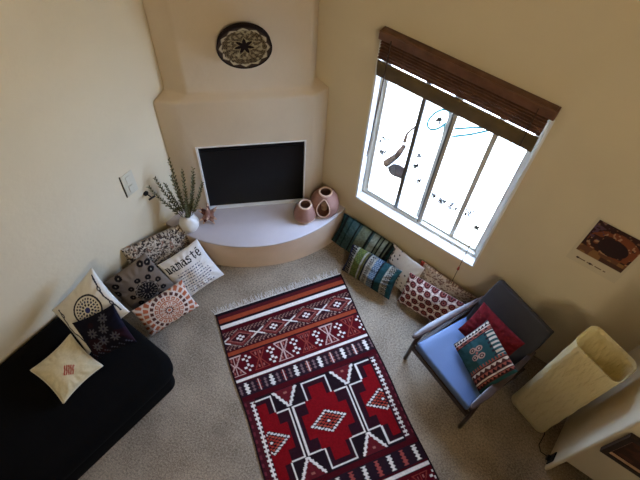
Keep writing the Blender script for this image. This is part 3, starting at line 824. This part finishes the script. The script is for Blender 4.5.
cushion('floor_cushion', (0.426, -1.305, 0.243, 0.956, 0.969, 0.386, 0.41, 0.425), 0.060, pat_namaste, (0.55, 0.53, 0.5),
        'white floor cushion printed with a greeting and lines of verse', seed=7, N=140)
cushion('floor_cushion', (0.500, -1.693, 0.184, 1.129, 0.956, 0.193, 0.48, 0.30), 0.055, pat_orange, (0.55, 0.45, 0.38),
        'oblong white floor cushion with orange-brown mandala, nearest the daybed corner', seed=8, N=110)
cushion('floor_cushion', (1.468, -0.112, 0.245, 0.123, 1.30, -0.157, 0.59, 0.37), 0.090, pat_green, (0.02, 0.05, 0.05),
        'dark green and teal striped oblong cushion leaning on the wall beside the hearth', seed=9)
cushion('floor_cushion', (1.667, -0.275, 0.177, -0.103, 0.99, 0.116, 0.545, 0.31), 0.092, pat_blue, (0.02, 0.05, 0.07),
        'blue, lime and white woven oblong cushion in front of the green striped one', seed=10, N=130, pinch=0.08)
cushion('floor_cushion', (1.905, -0.140, 0.235, -0.25, 1.22, 0.10, 0.37, 0.38), 0.04, pat_whitedot, (0.5, 0.47, 0.43),
        'off-white dotted square cushion tucked behind the blue woven one', seed=11)
cushion('floor_cushion', (2.285, -0.080, 0.235, 0.019, 1.42, -0.097, 0.57, 0.34), 0.055, pat_pink, (0.3, 0.2, 0.16),
        'faded pink and beige oblong cushion against the wall under the blind cord', seed=12)
cushion('floor_cushion', (2.268, -0.235, 0.200, -0.026, 1.150, 0.07, 0.555, 0.34), 0.065, pat_circles, (0.55, 0.46, 0.4),
        'white oblong cushion with rows of dark red medallions, beside the armchair', seed=13, N=110)
cushion('seat_cushion', (2.812, -0.432, 0.590, -0.30, 1.00, 0.0, 0.42, 0.33), 0.055, pat_red, (0.1, 0.01, 0.01),
        'crimson cushion leaning on the backrest of the armchair', seed=14)
cushion('seat_cushion', (2.851, -0.625, 0.606, -0.595, 0.967, 1.584, 0.36, 0.425), 0.055, pat_kilim, (0.03, 0.02, 0.02),
        'teal kilim cushion with banded borders, in front of the crimson one', seed=15, N=120, pinch=0.04)

for o_ in list(C.objects):
    l_ = o_.get('label', '')
    if o_.name.startswith('throw_cushion'): o_['group'] = 'cushions on the black daybed'
    elif o_.name.startswith('seat_cushion'): o_['group'] = 'cushions on the armchair'
    elif o_.name.startswith('floor_cushion'): o_['group'] = 'floor cushions by the left wall' if o_.location.x < 0.9 else 'floor cushions under the window'

# ------------------------------------------------------------------ black daybed
db = thing('daybed', 'low black daybed with rounded corners along the left wall', 'daybed', (0.5, -3.0, 0.0))
def rrect(x0, x1, y0, y1, z, r, seg=6):
    pts = []
    for cx, cy, a0 in ((x1-r, y1-r, 0), (x0+r, y1-r, PI/2), (x0+r, y0+r, PI), (x1-r, y0+r, 3*PI/2)):
        for k in range(seg+1):
            a = a0+PI/2*k/seg; pts.append((cx+r*math.cos(a), cy+r*math.sin(a), z))
    return pts
DX0, DX1, DY0, DY1 = -0.48, 0.565, -1.9, 0.985
def slab(z0, z1, x0, x1, y0, y1, r, edge):
    bm = bmesh.new(); rings = []
    for dz, ins in ((0, edge), (edge*0.3, edge*0.3), (edge, 0)): rings.append(rrect(x0+ins, x1-ins, y0+ins, y1-ins, z0+dz, r))
    for dz, ins in ((edge, 0), (edge*0.3, edge*0.3), (0, edge)): rings.append(rrect(x0+ins, x1-ins, y0+ins, y1-ins, z1-dz, r))
    loft(bm, rings)
    if x0 == DX0:
        for v in bm.verts:
            if v.co.x > 0: v.co.x += 0.06*(v.co.y-0.985)
    return bm
bm = slab(0.05, 0.30, DX0, DX1-0.05, DY0+0.03, DY1-0.04, 0.10, 0.02); obj('base', bm, M['sofa'], db, True)
bm = slab(0.298, 0.475, DX0, DX1, DY0, DY1, 0.16, 0.06); obj('mattress', bm, M['sofa'], db, True)
for sx in (DX0+0.08, DX1-0.14):
    for sy in (DY0+0.1, DY1-0.12): obj('leg', bx((sx-0.03, sy-0.03, 0.0), (sx+0.03, sy+0.03, 0.052)), M['black'], db)

# ------------------------------------------------------------------ armchair
ch = thing('armchair', 'wooden-armed lounge chair with blue seat and charcoal backrest by the window', 'armchair', (2.68, -0.82, 0.0), -0.3316)
bm = bmesh.new()
loft(bm, [[(-0.30, -0.035, z), (0.30, -0.035, z), (0.265, 0.53, z-0.03), (-0.265, 0.53, z-0.03)] for z in (0.335, 0.425)])
o = bevel(obj('seat', bm, M['seat'], ch), 0.018, 3)
bm = bmesh.new()
def bq(Y, z, hw): return (Y, z, hw)
rings = []
for Y, z, hw in ((0.475, 0.40, 0.255), (0.56, 0.55, 0.27), (0.64, 0.70, 0.272), (0.69, 0.815, 0.265)):
    ny, nz = 0.885, -0.46; t_ = 0.032
    rings.append([(-hw, Y-ny*t_, z-nz*t_), (hw, Y-ny*t_, z-nz*t_), (hw, Y+ny*t_, z+nz*t_), (-hw, Y+ny*t_, z+nz*t_)])
loft(bm, rings); bevel(obj('backrest', bm, M['backc'], ch), 0.015, 3)
for s in (-1, 1):
    # paddle armrest
    bm = bmesh.new(); rings = []
    for Y, hw, xo in ((-0.10, 0.010, 0.318), (-0.07, 0.020, 0.317), (0.08, 0.030, 0.313), (0.30, 0.027, 0.300), (0.50, 0.019, 0.285), (0.62, 0.016, 0.275)):
        z = 0.585-0.02*(Y+0.1); x = s*xo
        rings.append([(x-hw, Y, z-0.012), (x+hw, Y, z-0.012), (x+hw, Y, z+0.012), (x-hw, Y, z+0.012)])
    loft(bm, rings); bevel(obj('armrest', bm, M['wood_arm'], ch), 0.006, 2)
    bm = bmesh.new(); tube(bm, [(s*0.345, -0.015, 0.0), (s*0.335, -0.01, 0.3), (s*0.316, 0.0, 0.575)], 0.017, 10, 0.019); obj('leg', bm, M['wood_leg'], ch, True)
    bm = bmesh.new(); tube(bm, [(s*0.30, 0.66, 0.0), (s*0.295, 0.58, 0.3), (s*0.283, 0.55, 0.562)], 0.016, 10, 0.017); obj('leg', bm, M['wood_leg'], ch, True)
    bm = bmesh.new(); box(bm, (min(s*0.30, s*0.325), 0.0, 0.315), (max(s*0.30, s*0.325), 0.58, 0.36)); obj('side_rail', bm, M['wood_leg'], ch)
    bm = bmesh.new(); tube(bm, [(s*0.255, 0.49, 0.35), (s*0.262, 0.66, 0.60), (s*0.25, 0.735, 0.76)], 0.014, 8); obj('back_post', bm, M['wood_leg'], ch, True)
obj('front_rail', bx((-0.325, -0.045, 0.29), (0.325, -0.02, 0.345)), M['wood_leg'], ch)

# ------------------------------------------------------------------ paper floor lamp
lp = thing('floor_lamp', 'tall box-shaped crinkled paper floor lamp beside the armchair', 'lamp', (3.415, -0.462, 0.0), -0.33)
bm = bmesh.new()
zsn = 26
outer = [rrect(-0.172, 0.172, -0.114, 0.114, 0.050+1.165*k/zsn, 0.055, 8) for k in range(zsn+1)]
for k, rg in enumerate(outer):
    for i, p in enumerate(rg):
        wv = 0.0016*math.sin(i*2.3+k*0.5)+0.0012*math.sin(i*5.1-k*1.3)
        l_ = math.hypot(p[0], p[1]); rg[i] = (p[0]*(1+wv/l_), p[1]*(1+wv/l_), p[2])
inner = [[(p[0]*0.985, p[1]*0.978, p[2]) for p in rg] for rg in outer[::-1]]
loft(bm, outer+inner+[outer[0]], cap=False)
bmesh.ops.remove_doubles(bm, verts=bm.verts[:], dist=1e-5)
sh = obj('lamp_shade', bm, M['paper'], lp, True)
bm = bmesh.new()
bm.free()
for z in (1.213, 0.053):
    bm = bmesh.new(); r0 = rrect(-0.173, 0.173, -0.115, 0.115, z, 0.056, 8); r0.append(r0[0]); tube(bm, r0, 0.004, 6); obj('shade_rim', bm, M['paper'], lp, True)
bm = slab(0.0, 0.022, -0.13, 0.13, -0.085, 0.085, 0.03, 0.004); obj('base', bm, M['black'], lp)
bm = bmesh.new(); tube(bm, [(0, 0, 0.02), (0, 0, 0.66)], 0.010, 10); obj('stem', bm, M['black'], lp)
bm = bmesh.new(); lathe(bm, [(0.012, 0.66), (0.016, 0.69), (0.033, 0.74), (0.030, 0.77), (0.010, 0.79)], 16); obj('light_bulb', bm, M['ceramic'], lp, True)
bm = bmesh.new(); tube(bm, [(0.128, 0.0, 0.012), (0.19, -0.06, 0.006), (0.22, -0.16, 0.006), (0.262, -0.21, 0.05), (0.302, -0.212, 0.085)], 0.004, 6); obj('cord', bm, M['black'], lp, True)
so = thing('wall_socket', 'dark wall socket low on the stucco corner by the lamp', 'socket', (3.668, -0.765, 0.11))
obj('cover_plate', bx((-0.008, -0.038, -0.06), (0.0, 0.038, 0.06)), M['black'], so)
bm = bmesh.new(); box(bm, (-0.03, -0.017, -0.045), (-0.008, 0.017, -0.008)); obj('plug', bm, M['black'], so)

# ------------------------------------------------------------------ pictures
def art_col(U, V):
    c = fill(U, (0.035, 0.012, 0.010)); n = vnoise(U, V, 9, 2); n2 = vnoise(U, V, 20, 5)
    d = np.hypot((U-0.56)/0.30, (V-0.48)/0.24)
    ring = (d > 1.0) & (d < 1.75)
    put(c, ring & (n > 0.45), (0.20, 0.055, 0.022)); put(c, ring & (n2 > 0.74), (0.42, 0.24, 0.13))
    put(c, (V < 0.22), (0.26, 0.13, 0.045)); put(c, (V < 0.22) & (n > 0.55), (0.15, 0.06, 0.03))
    put(c, (V < 0.12) & (U > 0.5), (0.07, 0.03, 0.02)); put(c, (U < 0.26) & (V > 0.5) & (n2 > 0.6), (0.10, 0.05, 0.08))
    put(c, (d < 1.0), (0.022, 0.010, 0.012)); put(c, (V > 0.86) & (n2 > 0.7), (0.20, 0.10, 0.06)); return c
def flat_print(name, x0, x1, z0, z1, y, colf, parent=None, nx=70, nz=70, depth=0.004):
    bm = bx((x0, y, z0), (x1, y+depth, z1)); bmesh.ops.delete(bm, geom=[f for f in bm.faces if f.normal.y < -0.9], context='FACES')
    bm.normal_update()
    bm.free()
    vs = []; fs = []
    for i in range(nx+1):
        for k in range(nz+1): vs.append((x0+(x1-x0)*i/nx, y, z0+(z1-z0)*k/nz))
    for i in range(nx):
        for k in range(nz): a = i*(nz+1)+k; fs.append((a, a+nz+1, a+nz+2, a+1))
    n = len(vs); vs += [(x0, y+depth, z0), (x1, y+depth, z0), (x1, y+depth, z1), (x0, y+depth, z1)]; fs.append((n, n+3, n+2, n+1))
    c0, c1, c2, c3 = 0, nx*(nz+1), nx*(nz+1)+nz, nz
    fs += [tuple([n, n+1]+[i*(nz+1) for i in range(nx, -1, -1)]), tuple([n+2, n+3]+[i*(nz+1)+nz for i in range(0, nx+1)]),
           tuple([n+3, n]+[k for k in range(0, nz+1)]), tuple([n+1, n+2]+[c1+k for k in range(nz, -1, -1)])]
    me = bpy.data.meshes.new(name); me.from_pydata(vs, [], fs)
    P = np.array(vs); set_col(me, colf((P[:, 0]-x0)/(x1-x0), (P[:, 2]-z0)/(z1-z0))); me.materials.append(M['print'])
    o = bpy.data.objects.new(name, me); C.objects.link(o)
    if parent: o.parent = parent
    return o
po = thing('art_poster', 'unframed poster with dark glowing image and caption on the tan wall', 'poster', (3.095, -0.001, 1.535))
def poster_col(U, V):
    c = fill(U, (0.62, 0.54, 0.385))
    x = U*0.34; z = V*0.45
    ins = (x > 0.018) & (z > 0.115) & (z < 0.438) & (x < 0.322)
    a = art_col(np.clip((x-0.018)/0.304, 0, 1), np.clip((z-0.115)/0.323, 0, 1)); c[ins] = a[ins]
    cap = (z > 0.044) & (z < 0.060) & (x > 0.055) & (x < 0.25) & (((x*90).astype(int) % 5) != 0)
    put(c, cap & (np.abs(z-0.052) < 0.006), (0.12, 0.06, 0.04)); 
    for q_ in (0.06, 0.145): put(c, np.hypot(x-q_, (z-0.053)) < 0.010, (0.05, 0.025, 0.02))
    return c
flat_print('sheet', -0.170, 0.170, -0.225, 0.225, -0.004, poster_col, po, 120, 100, 0.003)
pf = thing('framed_picture', 'small dark-framed picture on the jutting stucco wall', 'picture', (3.97, -0.832, 1.01))
bm = bmesh.new()
for lo, hi in (((-0.26, -0.03, -0.18), (-0.225, 0, 0.18)), ((0.225, -0.03, -0.18), (0.26, 0, 0.18)), ((-0.225, -0.03, -0.18), (0.225, 0, -0.145)), ((-0.225, -0.03, 0.145), (0.225, 0, 0.18))): box(bm, lo, hi)
obj('frame', bm, M['wood_leg'], pf)
obj('inner_edge', frame_bm(-0.225, 0.225, -0.145, 0.145, 0.006, -0.022, -0.004), M['claylight'], pf)
def dark_col(U, V):
    c = fill(U, (0.04, 0.018, 0.012)); n = vnoise(U, V, 8, 4); put(c, n > 0.6, (0.075, 0.03, 0.018)); return c
flat_print('picture_sheet', -0.218, 0.218, -0.138, 0.138, -0.008, dark_col, pf, 30, 30, 0.003)

# ------------------------------------------------------------------ left wall fittings
sp = thing('light_switch', 'cream double switch plate on the left wall', 'switch', (0.0, -1.345, 1.135))
bevel(obj('cover_plate', bx((0.001, -0.053, -0.112), (0.008, 0.053, 0.112)), M['plastic'], sp), 0.003, 2)
for z in (-0.05, 0.05):
    obj('rocker', bx((0.008, -0.018, z-0.034), (0.0125, 0.018, z+0.034)), M['plastic'], sp)
bm = bmesh.new(); box(bm, (0.001, -0.061, -0.118), (0.004, -0.054, 0.118)); obj('edge_shadow', bm, M['black'], sp)  # dark strip painting the shadow along the plate edge
gv_ = thing('gas_key', 'small black gas key sticking out of the left wall', 'gas key', (0.0, -1.245, 0.925))
bm = bmesh.new(); tube(bm, [(0.001, 0, 0), (0.012, 0, 0)], 0.022, 16); obj('collar', bm, M['black'], gv_)
bm = bmesh.new(); tube(bm, [(0.01, 0, 0), (0.075, 0, 0)], 0.005, 8); obj('shaft', bm, M['black'], gv_)
bm = bmesh.new(); tube(bm, [(0.078, -0.030, 0.004), (0.078, 0.030, -0.004)], 0.008, 8); obj('handle', bm, M['black'], gv_)

# ------------------------------------------------------------------ vase and sprigs
VX, VY = 0.212, -1.06
bm = bmesh.new()
prof = [(0.05, 0.0), (0.075, 0.012), (0.096, 0.055), (0.100, 0.095), (0.088, 0.140), (0.055, 0.172), (0.040, 0.185), (0.040, 0.200), (0.045, 0.208),
        (0.038, 0.208), (0.034, 0.190), (0.030, 0.15), (0.02, 0.03)]
lathe(bm, prof, 32); v_ = obj('vase', bm, M['ceramic'], None, True); v_.location = (VX, VY, HH); v_.scale = (0.87, 0.87, 0.92)
tag(v_, 'round white ceramic vase at the left end of the hearth', 'vase')
tips = [(-0.15, -0.10, 0.68), (-0.07, 0.02, 0.86), (0.02, 0.05, 0.76), (0.07, 0.12, 0.76), (-0.17, -0.16, 0.60), (0.13, 0.13, 0.62), (-0.04, -0.02, 0.72), (0.04, 0.12, 0.64), (0.10, -0.04, 0.50), (-0.16, -0.02, 0.50)]
for ti, (tx, ty, tz) in enumerate(tips):
    sg = thing('leafy_sprig', 'dark green leafy sprig standing in the white vase', 'sprig', (VX, VY, HH+0.04), 0, 'sprigs in the white vase')
    tx = max(tx, -VX+0.03); tz *= 0.9
    P0 = Vector((random.uniform(-.01, .01), random.uniform(-.01, .01), 0)); P1 = Vector((tx*0.18, ty*0.18, 0.17)); P2 = Vector((tx*0.75, ty*0.75, tz*0.62)); P3 = Vector((tx, ty, tz))
    pts = []
    for k in range(13):
        t = k/12; pts.append(P0*(1-t)**3+P1*3*t*(1-t)**2+P2*3*t*t*(1-t)+P3*t**3)
    bm = bmesh.new(); tube(bm, pts, 0.0032, 5, 0.0015); obj('stem', bm, M['stem'], sg)
    bm = bmesh.new()
    for k in range(64):
        t = 0.34+0.66*k/63; f = t*12; i0 = min(int(f), 11); p = pts[i0].lerp(pts[i0+1], f-i0)
        d = (pts[i0+1]-pts[i0]).normalized(); az = k*2.4+ti; sd = Vector((math.cos(az), math.sin(az), 0.0)); sd = (sd-d*sd.dot(d)).normalized()
        ld = (d*0.75+sd*0.8).normalized(); ln = 0.036*(1.15-0.5*t)*random.uniform(.8, 1.2); wd_ = sd.cross(d).normalized()*ln*0.26
        a = p; b = p+ld*ln*0.5+wd_; c_ = p+ld*ln; e_ = p+ld*ln*0.5-wd_
        th_ = sd*0.0006
        v4 = [bm.verts.new(q) for q in (a, b+th_, c_, e_+th_)]; v5 = [bm.verts.new(q) for q in (b-th_*2, e_-th_*2)]
        bm.faces.new(v4); bm.faces.new((v4[0], v5[0], v4[1])); bm.faces.new((v4[0], v4[3], v5[1])); bm.faces.new((v4[1], v5[0], v4[2])); bm.faces.new((v4[3], v4[2], v5[1])); bm.faces.new((v4[0], v5[1], v4[2], v5[0]))
    obj('leaves', bm, M['leaf'], sg)

# star ornament
so_ = thing('star_ornament', 'small reddish spiky star ornament with pale tips beside the vase', 'ornament', (0.285, -0.895, HH)); so_.scale = (1.75, 1.75, 1.75)
bm = bmesh.new(); bmesh.ops.create_icosphere(bm, subdivisions=2, radius=0.028, matrix=Matrix.Translation((0, 0, 0.048))); obj('core', bm, M['clay'], so_, True)
for dv in ((1, 0, .2), (-1, 0, .3), (0, 1, .1), (0, -1, .2), (.6, .6, .8), (-.6, -.6, .8), (.6, -.7, .5), (-.6, .6, .5), (0, 0, 1), (.7, 0, -.9), (-.5, .5, -.9), (-.2, -.7, -.9)):
    d = Vector(dv).normalized(); c0 = Vector((0, 0, 0.048)); ln = 0.062 if d.z > -0.3 else 0.047/abs(d.z)
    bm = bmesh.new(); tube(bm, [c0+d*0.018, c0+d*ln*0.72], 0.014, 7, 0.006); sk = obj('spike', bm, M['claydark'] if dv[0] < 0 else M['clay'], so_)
    bm = bmesh.new(); tube(bm, [c0+d*ln*0.72, c0+d*ln], 0.0062, 7, 0.002); obj('spike_tip', bm, M['claylight'], sk)

# clay lanterns
def lantern(loc, R_, Hh, ang, label, arch):
    t = thing('clay_lantern', label, 'clay lantern', loc, ang, 'clay lanterns on the hearth')
    # shell with a top hole and an opening in the front (local -Y)
    seg, nr = 44, 26
    prof = [(0.80, 0.0), (0.95, 0.10), (1.0, 0.28), (0.97, 0.45), (0.86, 0.62), (0.74, 0.78), (0.62, 0.92), (0.54, 1.0)] if not arch else [(0.80, 0.0), (0.95, 0.10), (1.0, 0.28), (0.98, 0.50), (0.90, 0.68), (0.74, 0.84), (0.54, 0.95), (0.42, 1.0)]
    def rad(f):
        for (r0, h0), (r1, h1) in zip(prof, prof[1:]):
            if f <= h1: return r0+(r1-r0)*(f-h0)/(h1-h0)
        return prof[-1][0]
    bm = bmesh.new(); G = {}
    for i in range(nr+1):
        for k in range(seg):
            a = 2*PI*k/seg; r = R_*rad(i/nr); G[i, k] = bm.verts.new((r*math.cos(a), r*math.sin(a), Hh*i/nr))
    for i in range(nr):
        for k in range(seg):
            a = 2*PI*(k+0.5)/seg; f = (i+0.5)/nr
            da = (a-1.5*PI)
            if arch and (da/0.46)**2+((f-0.56)/0.36)**2 < 1: continue
            bm.faces.new((G[i, k], G[i, (k+1) % seg], G[i+1, (k+1) % seg], G[i+1, k]))
    bm.faces.new([G[0, k] for k in range(seg)][::-1])
    for v in [v for v in bm.verts if not v.link_faces]: bm.verts.remove(v)
    o = obj('body', bm, M['clay'], t, True); s = o.modifiers.new('wall', 'SOLIDIFY'); s.thickness = 0.010; s.offset = -1
    bm = bmesh.new()
    ring = [(R_*(0.41 if arch else 0.52)*math.cos(2*PI*k/24), R_*(0.41 if arch else 0.52)*math.sin(2*PI*k/24), Hh*1.0) for k in range(25)]; tube(bm, ring, 0.009, 8)
    obj('rim', bm, M['claylight'], t, True)
    if arch:
        pts = []
        for k in range(33):
            q_ = 2*PI*k/32; a = 1.5*PI+0.47*math.cos(q_); f = 0.56+0.37*math.sin(q_); r = R_*rad(f)+0.002
            pts.append((r*math.cos(a), r*math.sin(a), Hh*f))
        bm = bmesh.new(); tube(bm, pts, 0.006, 6); obj('opening_rim', bm, M['claylight'], t, True)
        bm = bmesh.new(); lathe(bm, [(0.03, 0.012), (0.03, 0.07), (0.024, 0.075)], 16); obj('candle', bm, M['claylight'], t)
    else:
        bm = bmesh.new(); ring = [(R_*0.97*math.cos(2*PI*k/32), R_*0.97*math.sin(2*PI*k/32), Hh*0.16) for k in range(33)]; tube(bm, ring, 0.004, 6); obj('band', bm, M['claylight'], t, True)
    return t
lantern((0.925, -0.318, HH), 0.102, 0.175, 0.5, 'smaller squat pink clay lantern, in front, at the right of the hearth', False)
lantern((1.012, -0.135, HH), 0.134, 0.245, 0.50, 'larger pink clay lantern with an arched opening, behind the smaller one', True)

# ------------------------------------------------------------------ outside the window
GZ = -0.2
bm = bx((-9, 0.2, GZ-0.1), (14, 14, GZ)); struct(obj('ground', bm, M['ground']), 'sunlit pale gravel yard outside the window')
lg = bmesh.new(); tube(lg, [(0.92, 1.22, GZ+0.045), (0.96, 1.40, GZ+0.055), (0.94, 1.60, GZ+0.045)], 0.042, 10, 0.030)
lo_ = obj('fallen_log', lg, M['bark'], None, True); tag(lo_, 'weathered brown log on the ground outside the window', 'log')
lg = bmesh.new(); tube(lg, [(0.90, 1.68, GZ+0.03), (0.86, 1.80, GZ+0.05), (0.86, 2.00, GZ+0.02)], 0.022, 8, 0.012)
lo_ = obj('fallen_branch', lg, M['bark'], None, True); tag(lo_, 'crooked dark branch lying across the log outside', 'branch')
bm = bmesh.new(); bmesh.ops.create_icosphere(bm, subdivisions=3, radius=0.085)
for v in bm.verts:
    k = 1+0.35*math.sin(v.co.x*31+v.co.y*17)*math.cos(v.co.z*23+v.co.y*9); v.co = Vector((v.co.x*1.35*k, v.co.y*0.95*k, max(v.co.z*0.6*k, -0.04)))
ro = obj('rock', bm, M['rock']); ro.location = (1.07, 1.23, GZ+0.03); tag(ro, 'dark rough rock beside the log outside', 'rock')
ho = bmesh.new(); pts = []
for k in range(40):
    a = k/39*2*PI*0.86+0.9; pts.append((1.02+0.10*math.cos(a), 2.31+0.22*math.sin(a), GZ+0.018))
pts += [(1.20, 2.10, GZ+0.018), (1.31, 2.16, GZ+0.018), (1.46, 2.33, GZ+0.018), (1.62, 2.56, GZ+0.018), (1.56, 2.57, GZ+0.018), (1.40, 2.43, GZ+0.018), (1.24, 2.27, GZ+0.018)]
tube(ho, pts, 0.013, 7); h_ = obj('garden_hose', ho, M['hose'], None, True); tag(h_, 'teal garden hose looped on the ground outside', 'hose')
scr = [(0.69, 1.56, .08), (0.78, 1.38, .05), (1.19, 1.45, .06), (1.33, 1.26, .05), (1.57, 1.20, .06), (1.70, 1.17, .06), (1.83, 1.18, .07), (2.01, 1.22, .09), (1.04, 2.30, .06), (1.16, 1.62, .04), (2.17, 1.10, .04)]
lab = ['dry dark scrub tuft in the yard outside the window']
for k, (x, y, r) in enumerate(scr):
    r *= 1.45
    bm = bmesh.new()
    for j in range(34):
        a = random.uniform(0, 2*PI); l_ = r*random.uniform(.3, 1.0); hz = r*random.uniform(.2, .8)
        s0 = Vector((random.uniform(-r, r)*0.5, random.uniform(-r, r)*0.5, 0)); tube(bm, [s0, s0+Vector((math.cos(a)*l_*0.5, math.sin(a)*l_*0.5, hz))], 0.0055, 3, 0.0025)
    o = obj('scrub_tuft', bm, M['scrub']); o.location = (x, y, GZ); tag(o, lab[0], 'scrub', 'scrub tufts in the yard')
